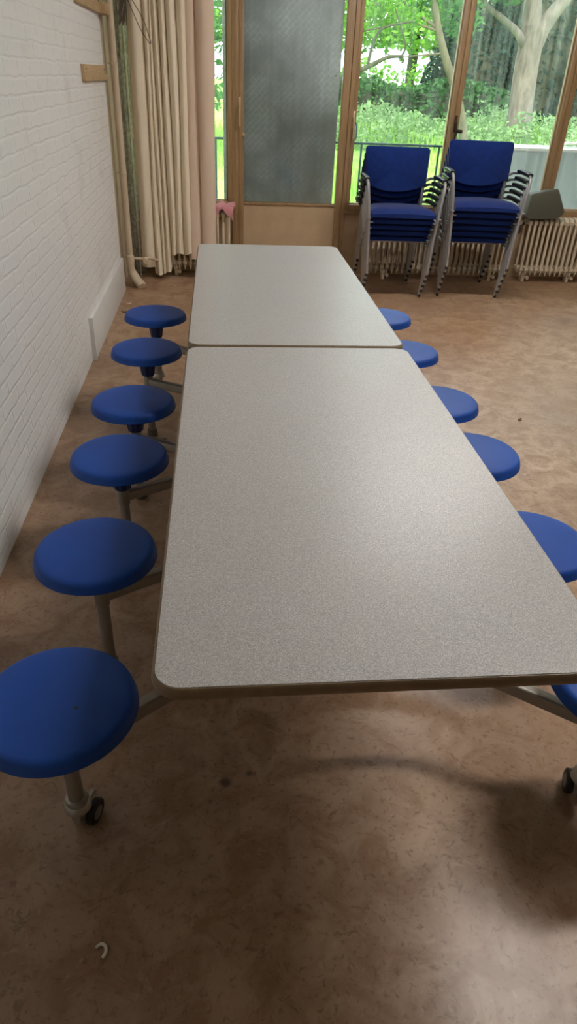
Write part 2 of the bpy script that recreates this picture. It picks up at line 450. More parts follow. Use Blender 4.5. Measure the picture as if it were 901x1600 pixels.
# door with glass above a flat panel
d = bpy.data.objects.new('door_1', None); C.objects.link(d); d.location = (.174, YF, .0); struct(d, 'brown timber door with a large pane above a flat beige panel')
DW = 1.080 - .174
b = MB()
b.box((0, -.025, .012), (.042, .045, WTOP - .03), .004); b.box((DW - .060, -.025, .012), (DW, .045, WTOP - .03), .004)
b.box((.042, -.025, WTOP - .15), (DW - .06, .045, WTOP - .03), .004)
b.box((.042, -.022, .572), (DW - .06, .045, .592), .003)
b.box((.042, -.025, .012), (DW - .06, .045, .1), .004)
b.build('door_frame', M['timber'], d)
b = MB(); b.box((.042, -.012, .1), (DW - .06, .03, .574)); b.build('door_panel', M['door_panel'], d)
b = MB(); b.box((.042, .008, .592), (DW - .06, .014, WTOP - .15)); b.build('pane', M['glass'], d, smooth=False)
lever(d, .006, 1.27, M['brass'])
b = MB(); b.tube([(.045, -.03, 1.11), (.045, -.055, 1.11)], .009, 10); b.box((.030, -.03, 1.098), (.052, -.024, 1.122), .003); b.build('latch', M['brass'], d)
w2 = window('window_2', 1.118, 1.985, M['glass'], .028, .036, label='window behind the left chair stack')
w3 = window('window_3', 1.988, 2.945, M['glass_streaked'], .042, .040, label='rain streaked window behind the right chair stack')
w4 = window('window_4', 2.948, 4.0, M['glass_streaked'], .045, .045)
w5 = window('window_5', 4.003, 5.0, M['glass'], .045, .045)
lever(w2, .012, .665, M['brass']); lever(w3, .012, .665, M['gap'], 1)

# slightly translucent patterned sheet screwed on the outside of the door
tp = thing('patterned_sheet', 'grey diamond patterned sheet covering the door glass from outside', 'sheet', (.60, YF + .060, .55))
b = MB(); b.box((-.552, 0, .01), (.404, .004, 1.95)); b.build('sheet', M['tread'], tp, smooth=False)
for zz in (.3, 1.0, 1.7):
    for xx in (-.53, .37):
        b = MB(); b.lathe([(0, .004), (.006, .003), (.008, 0)], M=Matrix.Translation((xx, -.0005, zz)) @ Matrix.Rotation(PI / 2, 4, 'X'), seg=10)
        b.build('screw', M['collar'], tp)

# ------------------------------------------------------------------ folding table with attached stools
TL, TR = -.117, .654
TN, TM, TF = .7365, 2.304, 3.981
ZT = .74
ys = [3.667, 3.114, 2.518, 2.066, 1.526, .998]
GAP = .2275
table = thing('folding_table', 'long grey speckled folding table on wheels with twelve attached round blue stools', 'table', ((TL + TR) / 2, (TN + TF) / 2, 0))
O = Vector(((TL + TR) / 2, (TN + TF) / 2, 0))
T_ = Matrix.Translation(-O)
def top(y0, y1):
    b = MB(); ol = rrect(TL + .006, y0 + .006, TR - .006, y1 - .006, .042)
    b.prism(ol, ZT - .010, ZT, M=T_)
    o = b.build('tabletop', M['laminate'], table)
    # bullnose band running round the slab
    path = rrect(TL + .006, y0 + .006, TR - .006, y1 - .006, .042)
    b = MB(); n = len(path); rings = []
    prof = [(-.004, -.001), (.002, -.0015), (.0055, -.006), (.0065, -.013), (.0055, -.021), (.001, -.0265), (-.006, -.0275)]
    for i in range(n):
        p = Vector((*path[i], 0)); a = Vector((*path[i - 1], 0)); c = Vector((*path[(i + 1) % n], 0))
        tg = (c - a).normalized(); nr = Vector((tg.y, -tg.x, 0))
        rings.append([b.bm.verts.new(T_ @ (p + nr * q[0] + Vector((0, 0, ZT + q[1])))) for q in prof])
    for i in range(n):
        for j in range(len(prof) - 1):
            b.bm.faces.new((rings[i][j], rings[(i + 1) % n][j], rings[(i + 1) % n][j + 1], rings[i][j + 1]))
    b.build('edge_band', M['edge'], o)
    b = MB(); b.prism(rrect(TL + .008, y0 + .008, TR - .008, y1 - .008, .040), ZT - .0265, ZT - .0102, M=T_); b.build('underside', M['under'], o)
top(TN, TM - .008); top(TM + .006, TF)

seat_proto = post_proto = castpost_proto = caster_proto = None
def make_seat():
    b = MB()
    b.lathe([(0, .4520), (.08, .4515), (.125, .4500), (.144, .4482), (.1515, .4462), (.1565, .4415), (.1600, .433), (.1620, .4215), (.1635, .4195), (.1635, .4160), (.160, .4150), (.150, .4165), (.12, .422), (0, .422)], seg=64)
    o = b.build('stool_seat', M['blue'], table)
    b = MB()
    b.lathe([(0, .424), (.044, .424), (.040, .40), (.0325, .35), (.028, .316), (.020, .314), (0, .314)], seg=24)
    for k in range(10):
        a = 2 * PI * k / 10
        b.tube([(.0425 * math.cos(a), .0425 * math.sin(a), .423), (.0265 * math.cos(a), .0265 * math.sin(a), .318)], .0042, 6)
    b.build('hub', M['hub'], o)
    return o
def make_post(zb):
    b = MB(); b.tube([(0, 0, .330), (0, 0, zb)], .0175, 16)
    return b.build('post', M['steel'], table)
def make_caster():
    b = MB()
    b.lathe([(.0178, .128), (.024, .126), (.026, .118), (.024, .110), (.030, .104), (.031, .092), (.024, .086), (0, .086)], seg=20)
    b.box((-.011, -.016, .04), (.011, .034, .088), .005)
    b.tube([(-.026, .032, .033), (.026, .032, .033)], .006, 10)
    b.box((-.005, .036, .055), (.005, .066, .064), .002)
    c = b.build('caster', M['collar'], table)
    for sx in (-1, 1):
        R = Matrix.Translation((sx * .018, .032, .0325)) @ Matrix.Rotation(PI / 2, 4, 'Y')
        b = MB(); b.lathe([(.009, -.009), (.027, -.0095), (.0312, -.007), (.0325, 0), (.0312, .007), (.027, .0095), (.009, .009)], seg=28, M=R)
        wh = b.build('wheel', M['rubber'], c)
        b = MB(); b.lathe([(0, -.0108), (.011, -.0108), (.018, -.0098), (.018, .0098), (.011, .0108), (0, .0108)], seg=20, M=R)
        b.build('wheel_hub', M['hubcap'], c)
    return c

for i, y in enumerate(ys):
    sgn = 1 if y < TM else -1
    cast = i in (0, 5)
    for sx, cx in ((-1, TL - GAP), (1, TR + GAP)):
        loc = Vector((cx, y, 0)) - O
        mark = (i == 5 and sx < 0)
        if seat_proto is None: seat_proto = make_seat(); s_ = seat_proto
        else: s_ = copy_tree(seat_proto, table)
        s_.location = loc; s_.rotation_euler = (0, 0, 1.7 * i + sx)
        if mark:
            b = MB(); q = Matrix.Rotation(-(1.7 * i + sx), 4, 'Z') @ Vector((.045, -.028, 0)); b.lathe([(0, .4530), (.0035, .4526), (.0045, .4510)], c=(q.x, q.y, 0), seg=12); b.build('dark_spot', M['rubber'], s_)
        if cast:
            if castpost_proto is None: castpost_proto = make_post(.1); p_ = castpost_proto; caster_proto = make_caster(); c_ = caster_proto
            else: p_ = copy_tree(castpost_proto, table); c_ = copy_tree(caster_proto, table)
            c_.location = loc; c_.rotation_euler = (0, 0, -.35 if i == 5 else .5)
        else:
            if post_proto is None:
                post_proto = make_post(.02); p_ = post_proto
                b = MB(); b.lathe([(0, 0), (.024, 0), (.025, .006), (.0225, .035), (.0175, .037), (.0175, .03)], seg=20); b.build('foot_cap', M['footcap'], p_)
            else: p_ = copy_tree(post_proto, table)
        p_.location = loc
    # cross frame: runs under the top and bends out to the two posts
    yb = y + sgn * (.20 if i in (0, 5) else .15)
    z = .282
    x0, x1 = TL - GAP, TR + GAP
    pr = rrect(-.016, -.019, .016, .019, .007, 4)
    path = fillet([Vector((x0 + .010, y + sgn * .008, z)) - O, Vector((x0 + .26, yb, z)) - O, Vector((x1 - .26, yb, z)) - O, Vector((x1 - .010, y + sgn * .008, z)) - O], .09)
    b = MB(); b.sweep(path, pr)
    for sx in (x0, x1):
        b.tube([Vector((sx, y, z - .028)) - O, Vector((sx, y, z + .028)) - O], .0215, 16)
    fr_ = b.build('cross_frame', M['steel'], table)
    b = MB()
    for ux in (TL + .17, TR - .17):
        b.tube([Vector((ux, yb, z)) - O, Vector((ux, yb + sgn * .05, ZT - .028)) - O], .014, 12)
    b.box((TL + .10, yb + sgn * .05 - .02, ZT - .034), (TR - .10, yb + sgn * .05 + .02, ZT - .0272), M=T_)
    b.build('upright', M['steel'], fr_)
# centre hinge bar tying the frames lengthwise
b = MB()
xm = (TL + TR) / 2
b.tube([Vector((xm - .05, 1.198, .30)) - O, Vector((xm - .05, 2.216, .30)) - O], .014, 10); b.tube([Vector((xm + .05, 2.368, .30)) - O, Vector((xm + .05, 3.467, .30)) - O], .014, 10)
b.box((xm - .12, TM - .03, ZT - .036), (xm + .12, TM + .03, ZT - .0272), M=T_)
b.box((xm - .03, 2.19, .29), (xm + .03, 2.39, .31), .003, M=T_)
b.build('centre_hinge', M['steel'], table)

# ------------------------------------------------------------------ stacking armchairs
def make_chair():
    root = thing('stacking_chair', 'x', 'chair')
    # seat cushion with waterfall front
    b = MB()
    nx, ny = 14, 12
    def sp(u, vv, topside):
        w = .252 - .045 * max(0, vv - .25) / .75
        x = (u * 2 - 1) * w
        y = -.270 + vv * .415
        e = max(abs(u * 2 - 1) ** 8, (1 - vv) ** 7 if vv < .5 else 0, vv ** 9)
        front = .022 * max(0, 1 - vv / .28) ** 2
        zt = .508 - front + .008 * math.cos((u - .5) * PI) - .020 * e - .012 * vv
        zb = .446 - front * .3 + .004 * e - .006 * vv
        return (x, y, zt if topside else zb)
    g = {}
    for s_ in (0, 1):
        for i in range(nx + 1):
            for j in range(ny + 1):
                g[s_, i, j] = b.bm.verts.new(sp(i / nx, j / ny, s_ == 1))
    for i in range(nx):
        for j in range(ny):
            b.bm.faces.new((g[1, i, j], g[1, i + 1, j], g[1, i + 1, j + 1], g[1, i, j + 1]))
            b.bm.faces.new((g[0, i, j], g[0, i, j + 1], g[0, i + 1, j + 1], g[0, i + 1, j]))
    for i in range(nx):
        b.bm.faces.new((g[0, i, 0], g[0, i + 1, 0], g[1, i + 1, 0], g[1, i, 0])); b.bm.faces.new((g[0, i + 1, ny], g[0, i, ny], g[1, i, ny], g[1, i + 1, ny]))
    for j in range(ny):
        b.bm.faces.new((g[0, 0, j + 1], g[0, 0, j], g[1, 0, j], g[1, 0, j + 1])); b.bm.faces.new((g[0, nx, j], g[0, nx, j + 1], g[1, nx, j + 1], g[1, nx, j]))
    b.build('seat', M['fabric'], root, ang=50)
    # backrest: square rounded top corners, lower edge curving down in the middle
    out = []
    hw = .262
    for cx, a0 in ((hw - .028, 0), (-hw + .028, 90)):
        for k in range(7):
            a = math.radians(a0 + 90 * k / 6); out.append((cx + .028 * math.cos(a), .888 + .028 * math.sin(a) - .02))
    nb = 16
    for k in range(nb + 1):
        u = -1 + 2 * k / nb
        out.append((u * (hw - .012), .630 - .060 * (1 - abs(u) ** 2.2)))
    b = MB()
    th = .032
    def bp(x, z, s):
        yy = .168 + (z - .55) * .20 + .028 * (1 - (x / hw) ** 2) * -1 * -.6
        return (x, yy + s, z)
    cxx, czz = 0, .72
    fr = [b.bm.verts.new(bp(cxx + (x - cxx) * .96, czz + (z - czz) * .965, -th / 2)) for x, z in out]
    mf = [b.bm.verts.new(bp(x, z, -th / 4)) for x, z in out]
    mb_ = [b.bm.verts.new(bp(x, z, th / 4)) for x, z in out]
    bk = [b.bm.verts.new(bp(cxx + (x - cxx) * .97, czz + (z - czz) * .97, th / 2)) for x, z in out]
    n = len(out)
    for A, B in ((fr, mf), (mf, mb_), (mb_, bk)):
        for k in range(n):
            q = (k + 1) % n; b.bm.faces.new((A[k], A[q], B[q], B[k]))
    cf = b.bm.verts.new(bp(0, .73, -th / 2 - .006)); cb_ = b.bm.verts.new(bp(0, .73, th / 2 + .003))
    for k in range(n):
        q = (k + 1) % n; b.bm.faces.new((fr[q], fr[k], cf)); b.bm.faces.new((bk[k], bk[q], cb_))
    b.build('backrest', M['fabric'], root, ang=50)
    for s_ in (-1, 1):
        b = MB()
        b.tube([(s_ * .247, -.258, .012), (s_ * .262, -.254, .30), (s_ * .282, -.262, .54), (s_ * .300, -.235, .694), (s_ * .298, .02, .698), (s_ * .280, .175, .680), (s_ * .236, .200, .655)], .0115, 10, .05)
        b.box((min(s_ * .236, s_ * .30), -.262, .405), (max(s_ * .236, s_ * .275), -.246, .411)); b.box((min(s_ * .262, s_ * .29), -.295, .44), (max(s_ * .262, s_ * .29), -.250, .446))
        lg = b.build('front_leg', M['chrome'], root)
        b = MB(); b.tube([(s_ * .2465, -.258, 0), (s_ * .2488, -.2575, .022)], .0125, 12); b.build('foot_cap', M['rubber'], lg)
        b = MB()
        b.tube([(s_ * .245, .262, .012), (s_ * .236, .205, .42), (s_ * .232, .200, .58), (s_ * .226, .198, .67)], .0115, 10, .05)
        lg = b.build('rear_leg', M['chrome'], root)
        b = MB(); b.tube([(s_ * .2452, .2635, 0), (s_ * .2446, .260, .022)], .0125, 12); b.build('foot_cap', M['rubber'], lg)
        # armrest pad wrapped round the tube
        b = MB(); pr = rrect(-.021, -.011, .021, .014, .010, 4)
        b.sweep(fillet([(s_ * .301, -.205, .700), (s_ * .300, -.12, .704), (s_ * .299, .02, .705), (s_ * .294, .065, .703)], .04), pr)
        b.build('armrest', M['black'], root)
    b = MB()
    for yy in (-.19, .10):
        b.tube([(-.215, yy, .428), (.215, yy, .428)], .009, 8)
    for s_ in (-1, 1):
        b.tube([(s_ * .266, -.254, .40), (s_ * .262, -.20, .424), (s_ * .232, .12, .424), (s_ * .236, .205, .42)], .009, 8, .04)
    b.build('seat_rail', M['chrome'], root)
    return root

chair = make_chair()
ORD = ['', 'second', 'third', 'fourth', 'fifth']
def stack(n, side, x, y, rz, first):
    near = 'shorter left stack by the door' if side == 'left' else 'taller right stack before the radiator'
    for k in range(n):          # k = 0 is the chair on the floor
        c_ = chair if (first and k == 0) else copy_tree(chair)
        j = n - 1 - k
        if j == 0: lab = f'blue armchair on top of the {near}'
        elif k == 0: lab = f'blue armchair at the bottom of the {near}'
        else: lab = f'blue armchair, {ORD[j]} from the top in the {near}'
        tag(c_, lab, 'chair', f'blue armchairs in the {side} stack')
        sh = -(.036 if side == 'right' else .040) * k
        c_.location = (x - sh * math.sin(rz) * 1.0, y + sh * math.cos(rz), (.052 if side == 'right' else .049) * k)
        c_.rotation_euler = (0, 0, rz)
stack(5, 'left', 1.437, 6.00, math.radians(-1.5), True)
stack(6, 'right', 2.115, 6.015, math.radians(-4.5), False)

# ------------------------------------------------------------------ column radiators
def radiator(x0, n, label, feet, y=6.335, z0=.075, z1=.555):
    pitch = .048
    root = thing('column_radiator', label, 'radiator', (x0 + n * pitch / 2, y, 0))
    b = MB()
    D = .058
    for sy in (-1, 1):                                  # front and back columns
        b.tube([(0, sy * D, z0 + .05), (0, sy * D, z1 - .05)], .0115, 8)
    for zz, dz in ((z1 - .035, 1), (z0 + .040, -1)):     # rounded heads
        ol = [(-D - .013, -.018), (-D - .014, .006), (-D * .75, .030), (-.02, .036), (.02, .036), (D * .75, .030), (D + .014, .006), (D + .013, -.018)]
        mt = Matrix.Translation((-.0165, 0, zz)) @ Matrix(((0, 0, 1, 0), (1, 0, 0, 0), (0, dz, 0, 0), (0, 0, 0, 1)))
        b.prism(ol, 0, .033, M=mt)
        b.tube([(-.024, 0, zz), (.024, 0, zz)], .020, 10)
    b.box((-.003, -D - .012, z0 + .012), (.003, -D + .012, z0 + .03))
    for sy in (-1,):                                    # pointed tips under each section
        b.tube([(0, sy * D, z0 + .02), (0, sy * D, z0 - .012)], .012, 8, radii=[.013, .003])
    sec = b.build('radiator_section', M['radiator'], root, ang=35)
    for k in range(n):
        s_ = sec if k == 0 else sec.copy()
        if k: C.objects.link(s_); s_.parent = root
        s_.location = ((k + .5 - n / 2) * pitch, 0, 0)
    for fx in feet:
        b = MB(); b.box((fx - .015, -.03, 0), (fx + .015, .03, z0 + .06), .004); b.tube([(fx + .03, -.06, z0 - .035), (fx + .03, -.03, z0 - .03)], .014, 12); b.tube([(fx, -.03, .05), (fx + .03, -.03, .042)], .01, 8)
        b.build('radiator_foot', M['radiator'], root)
    return root
r1 = radiator(-.47, 12, 'cream column radiator half hidden behind the curtain', (-.2, .2))
r2 = radiator(1.335, 27, 'cream column radiator behind the stacked blue chairs', (-.5, .5))
r3 = radiator(2.735, 21, 'cream column radiator on the right under the wide windows', (.0, -.43))
# valve between the two radiators
vv = thing('radiator_valve', 'dark radiator valve with chrome ring beside the right chair stack', 'valve', (2.685, 6.26, .50))
b = MB(); b.tube([(.035, .075, 0), (-.02, .06, .0), (-.03, .03, .01), (-.03, .0, .02)], .015, 10, .03); b.tube([(-.03, .01, .015), (-.045, -.03, -.06)], .018, 12); b.build('valve_body', M['valve'], vv)
b = MB(); b.tube([(-.03, -.005, .02), (-.03, -.02, .02)], .017, 12); b.tube([(.01, -.01, .05), (.04, -.012, .06), (.05, -.012, .09)], .004, 8, .02); b.build('valve_ring', M['chromebright'], vv)
# ------------------------------------------------------------------ heating pipe
hp = thing('heating_pipe', 'cream painted vertical heating pipe with bent foot in the corner', 'pipe', (-.735, 5.95, 0))
b = MB(); b.tube([(0, 0, HC), (0, 0, .17)], .026, 16); b.build('riser', M['pipe'], hp)
b = MB(); b.tube([(0, 0, .20), (.004, -.004, .10), (.045, -.050, .045), (.085, -.085, .012)], .030, 14, .06, radii=None)
b.tube([(.012, .0, .12), (.055, -.018, .055), (.105, -.060, .010)], .024, 12, .05)
b.lathe([(.026, .245), (.034, .24), (.036, .20), (.032, .165), (.030, .16)], seg=18); b.build('pipe_elbow', M['pipe'], hp)
b = MB(); b.tube([(.02, .02, .215), (.10, .04, .205)], .012, 10); b.tube([(.10, .04, .205), (.15, .10, .200), (.26, .33, .12)], .012, 10, .03); b.lathe([(0, .0), (.022, .004), (.025, .015), (.02, .028), (0, .032)], M=Matrix.Translation((.125, .03, .195)) @ Matrix.Rotation(PI / 2, 4, 'X'), seg=14); b.build('side_branch', M['pipe'], hp)
for zz in (1.56, .85):
    b = MB(); b.lathe([(.027, -.008), (.030, -.006), (.030, .006), (.027, .008)], c=(0, 0, zz), seg=18); b.box((-.058, -.006, zz - .006), (-.024, .006, zz + .006)); b.build('pipe_clip', M['pipe'], hp)
# conduit
cd = thing('conduit', 'thin pale conduit pipe between heating pipe and curtain', 'pipe', (-.690, 6.30, 0))
b = MB(); b.tube([(0, 0, 0), (0, 0, 1.80)], .008, 10); b.build('tube', M['conduit'], cd)
for zz in (.45, 1.1, 1.62):
    b = MB(); b.box((-.014, -.010, zz - .008), (.014, .016, zz + .008), .002); b.build('clip', M['conduit'], cd)
# cable bundle hanging from above
cb = thing('cable_bundle', 'bundle of thin brown cables hanging in front of the curtain top', 'cables', (-.67, 6.10, 1.8))
b = MB()
for k in range(7):
    ox = (k - 3) * .008
    b.tube([(ox - .015, .0 + .006 * (k % 3), 1.2), (ox * .6 - .01 + .006 * math.sin(k), .006 * (k % 3), .35), (ox * 1.4, .01, .10), (ox, .012, -.03 + .012 * (k % 3)), (ox + .012, .02, .12), (ox * .4 + .01, .02, .5), (ox - .01, .03, 1.2)], .0034, 6, .05)
b.build('strand', M['wire'], cb)
b = MB()
b.tube([(-.01, -.012, .42), (.03, -.02, .24), (.09, -.03, .13), (.155, -.035, .035), (.200, -.035, -.105), (.190, -.035, -.110), (.13, -.034, -.03), (.07, -.028, .10), (.02, -.014, .22), (.0, -.010, .3)], .0034, 6, .04)
b.build('loose_loop', M['wire'], cb)

# ------------------------------------------------------------------ curtains
def curtain(name, label, mat, cols, ztop, zbf, yc, nsub=10, thick=.004):
    """cols: list of (x, dy) control points along the width"""
    pts = []
    n = len(cols)
    P = [Vector((x, dy, 0)) for x, dy in cols]
    for i in range(n - 1):
        p0 = P[max(i - 1, 0)]; p1 = P[i]; p2 = P[i + 1]; p3 = P[min(i + 2, n - 1)]
        for k in range(nsub):
            t = k / nsub
            pts.append(.5 * ((2 * p1) + (p2 - p0) * t + (2 * p0 - 5 * p1 + 4 * p2 - p3) * t * t + (-p0 + 3 * p1 - 3 * p2 + p3) * t ** 3))
    pts.append(P[-1])
    b = MB(); nz = 30; N = len(pts)
    xm = sum(p.x for p in pts) / N
    nrm = []
    for i in range(N):
        tg = (pts[min(i + 1, N - 1)] - pts[max(i - 1, 0)]).normalized(); nrm.append(Vector((tg.y, -tg.x, 0)))
    G = {}
    for s_ in (0, 1):
        for i in range(N):
            u = i / (N - 1); zb = zbf(pts[i].x)
            for j in range(nz + 1):
                tt = j / nz; z = ztop + (zb - ztop) * tt
                flare = 1.0 + .05 * math.sin(3.1 * tt + .3) * (tt)
                wob = .006 * math.sin(7 * u + 4.0 * tt) + .004 * math.sin(19 * u + 9 * tt)
                p = Vector((pts[i].x + wob, yc + pts[i].y * flare * (1.0 + .10 * math.sin(11 * u + 2.5 * tt)), z)) + nrm[i] * (thick * (s_ - .5))
                G[s_, i, j] = b.bm.verts.new(p)
    for i in range(N - 1):
        for j in range(nz):
            b.bm.faces.new((G[0, i, j], G[0, i, j + 1], G[0, i + 1, j + 1], G[0, i + 1, j]))
            b.bm.faces.new((G[1, i, j], G[1, i + 1, j], G[1, i + 1, j + 1], G[1, i, j + 1]))
        b.bm.faces.new((G[0, i, nz], G[1, i, nz], G[1, i + 1, nz], G[0, i + 1, nz])); b.bm.faces.new((G[0, i, 0], G[0, i + 1, 0], G[1, i + 1, 0], G[1, i, 0]))
    for j in range(nz):
        b.bm.faces.new((G[0, 0, j], G[1, 0, j], G[1, 0, j + 1], G[0, 0, j + 1])); b.bm.faces.new((G[0, N - 1, j], G[0, N - 1, j + 1], G[1, N - 1, j + 1], G[1, N - 1, j]))
    o = b.build(name, mat, ang=80)
    return tag(o, label, 'curtain')
crease = [-.662, -.537, -.492, -.460, -.420, -.366, -.300, -.222]
cols = []
for xa, xb in zip(crease[:-1], crease[1:]):
    w_ = xb - xa; dp = min(.034, w_ * .55)
    cols += [(xa + .002, .026), (xa + w_ * .14, .026 - dp * .9), (xa + w_ * .5, .020 - dp * 1.45), (xb - w_ * .14, .026 - dp * .9)]
cols.append((crease[-1], .026))
def zb1(x):
    if x < -.545: return .100
    if x < -.43: return .045 + .015 * math.sin(40 * x)
    return .045 + min(1, (x + .43) / .03) * .165 + .008 * math.sin(70 * x)
curtain('curtain', 'long cream curtain gathered in narrow folds next to the pipe', M['curtain'], cols, 2.62, zb1, 6.185)
cols2 = [(-.245, .045), (-.235, .01), (-.205, -.006), (-.165, -.004), (-.148, .010), (-.138, -.020), (-.10, -.040), (-.055, -.038), (-.028, -.01), (-.026, .04)]
curtain('curtain', 'pinkish curtain edge hanging right of the cream folds', M['curtain_pink'], cols2, 2.62, lambda x: .17 if x < -.1 else .15, 6.175)
cr = thing('curtain_rail', 'white rail carrying the curtains', 'rail', (-.34, 6.2, 2.62))
b = MB(); b.box((-.36, -.02, 0), (.36, .02, .03), .004); b.box((-.3, -.01, .03), (-.27, .01, .38)); b.box((.27, -.01, .03), (.3, .01, .38)); b.build('track', M['lampbody'], cr)

# pink cloth draped on the left radiator
b = MB(); nx, ny = 22, 22; G = {}
for s_ in (0, 1):
    for i in range(nx + 1):
        for j in range(ny + 1):
            u, w = i / nx, j / ny
            x = -.115 + .245 * u
            L_ = -.02 + w * .22                 # runs over the top, then down the front
            if L_ < .12: y, z = 6.40 - L_, .566
            else: y, z = 6.255 - .012, .566 - (L_ - .12) * (0.72 + .55 * math.sin(2.2 * u * PI + .6))
            if .09 < L_ < .12: y = 6.31 - (L_ - .09) * 2.2
            z += .030 * abs(math.sin(8 * u + 3 * w)) * (1 if L_ < .13 else .3) + .012 * math.sin(23 * u * w + 1) * w + .004
            if L_ >= .12: y -= .016 * abs(math.sin(8 * u + 2 * w)) + .004
            G[s_, i, j] = b.bm.verts.new((x + .012 * math.sin(6 * w), y, z + .003 * s_))
for i in range(nx):
    for j in range(ny):
        b.bm.faces.new((G[0, i, j], G[0, i, j + 1], G[0, i + 1, j + 1], G[0, i + 1, j])); b.bm.faces.new((G[1, i, j], G[1, i + 1, j], G[1, i + 1, j + 1], G[1, i, j + 1]))
for i in range(nx):
    b.bm.faces.new((G[0, i, 0], G[0, i + 1, 0], G[1, i + 1, 0], G[1, i, 0])); b.bm.faces.new((G[0, i, ny], G[1, i, ny], G[1, i + 1, ny], G[0, i + 1, ny]))
for j in range(ny):
    b.bm.faces.new((G[0, 0, j], G[1, 0, j], G[1, 0, j + 1], G[0, 0, j + 1])); b.bm.faces.new((G[0, nx, j], G[0, nx, j + 1], G[1, nx, j + 1], G[1, nx, j]))
tag(b.build('cloth', M['pinkcloth'], ang=80), 'crumpled dusty pink cloth lying over the left radiator', 'cloth')

# dark bin tipped over on the right radiator
bn = thing('waste_bin', 'dark olive tapered plastic bin lying tipped on the right radiator', 'bin', (2.83, 6.335, .572))
b = MB(); prof = fillet([(-.02, 0, -.013), (-.15, 0, -.013), (-.135, 0, .185), (.10, 0, .232), (.205, 0, .040), (.155, 0, -.008), (.0, 0, -.013)], .022, 4)
ol = [(p.x, p.z) for p in prof]; cx_, cz_ = .02, .10
rings = []
for yy, k_ in ((-.105, .93), (-.097, .985), (-.085, 1.0), (.06, .92), (.075, .90), (.08, .85)):
    rings.append([b.bm.verts.new((cx_ + (p[0] - cx_) * k_, yy, -.013 + (p[1] + .013) * k_)) for p in ol])
n = len(ol)
for A, B in zip(rings[:-1], rings[1:]):
    for k in range(n):
        q = (k + 1) % n; b.bm.faces.new((A[k], A[q], B[q], B[k]))
b.bm.faces.new(list(reversed(rings[0]))); b.bm.faces.new(rings[-1])
b.build('bin_body', M['bin'], bn, ang=35)

# ------------------------------------------------------------------ wooden boards on the brick wall
def wallboard(zc, label, big):
    o = thing('coat_board', label, 'wall board', (XL, 4.83, zc))
    b = MB(); b.box((0, 0, -.043), (.022, .88, .043), .003); b.build('board', M['pine'], o)
    b = MB(); b.box((0, .88, -.043), (.020 if not big else .06, 1.12, -.012 if not big else .02), .003)
    b.build('ledge', M['pine'], o)
    for yy in (.05, .83):
        b = MB(); b.lathe([(0, .003), (.005, .0025), (.006, 0)], M=Matrix.Translation((.022, yy, .02)) @ Matrix.Rotation(PI / 2, 4, 'Y'), seg=10)
        b.build('screw', M['valve'], o)
wallboard(1.503, 'lower pale wooden board fixed to the white brick wall', False)
wallboard(1.880, 'upper pale wooden board at the top edge of the brick wall', True)

# ------------------------------------------------------------------ litter on the floor
def scrap(name, x, y, s, mat, label, rz=0.0, seed=0):
    rr = random.Random(seed); b = MB(); n = 9
    ol = [(s * (1 + .35 * rr.uniform(-1, 1)) * math.cos(2 * PI * k / n), s * .55 * (1 + .35 * rr.uniform(-1, 1)) * math.sin(2 * PI * k / n)) for k in range(n)]
    b.prism(ol, .0005, .0025)
    for v_ in b.bm.verts: v_.co.z += .25 * abs(v_.co.x) ** 2 / s
    o = b.build(name, mat, loc=(x, y, 0)); o.rotation_euler = (0, 0, rz)
    return tag(o, label, 'litter')
def curl():
    b = MB(); b.tube([(-.010, .006, .004), (.0, .014, .005), (.011, .008, .004), (.012, -.006, .004), (.006, -.014, .004)], .0035, 6, .01)
    o = b.build('paper_scrap', M['paper'], loc=(-.265, .721, 0)); tag(o, 'small curled white paper scrap on the foreground floor', 'litter')
curl()
scrap('paint_flake', -.700, 5.40, .022, M['paper'], 'white paint flake on the floor below the pipe foot', .4, 1)
scrap('dry_leaf', -.705, 5.18, .030, M['leafbit'], 'brown dry leaf by the far end of the white base board', .2, 2)
scrap('dry_leaf', -.53, 5.2, .020, M['leafbit'], 'small dark leaf just behind the farthest left stool', 1.1, 3)
scrap('dry_leaf', -.30, 3.05, .028, M['leafbit'], 'narrow brown leaf beside a stool foot under the left table edge', .5, 4)
scrap('dry_leaf', 1.62, 3.28, .016, M['leafbit'], 'dark crumb lying on the bright floor at the right', .7, 5)
scrap('dry_leaf', 1.05, 4.02, .022, M['leafbit'], 'brown leaf crumb near the second right stool from the far end', .1, 6)
scrap('paint_flake', -.38, 5.95, .016, M['paper'], 'pale crumb on the floor in front of the curtain hem', .3, 8)

# ------------------------------------------------------------------ ceiling lamps (above the picture)
for k, (lx, ly) in enumerate([(1.7, 4.7), (1.7, 1.7)]):
    lt = thing('ceiling_light', 'long white ceiling light with plain diffuser', 'lamp', (lx, ly, HC), 0, 'ceiling lights')
    b = MB(); b.box((-.62, -.09, -.05), (.62, .09, 0), .006); b.build('housing', M['lampbody'], lt)
    b = MB(); b.box((-.60, -.075, -.064), (.60, .075, -.0505), .004); b.build('diffuser', M['lamp'], lt)

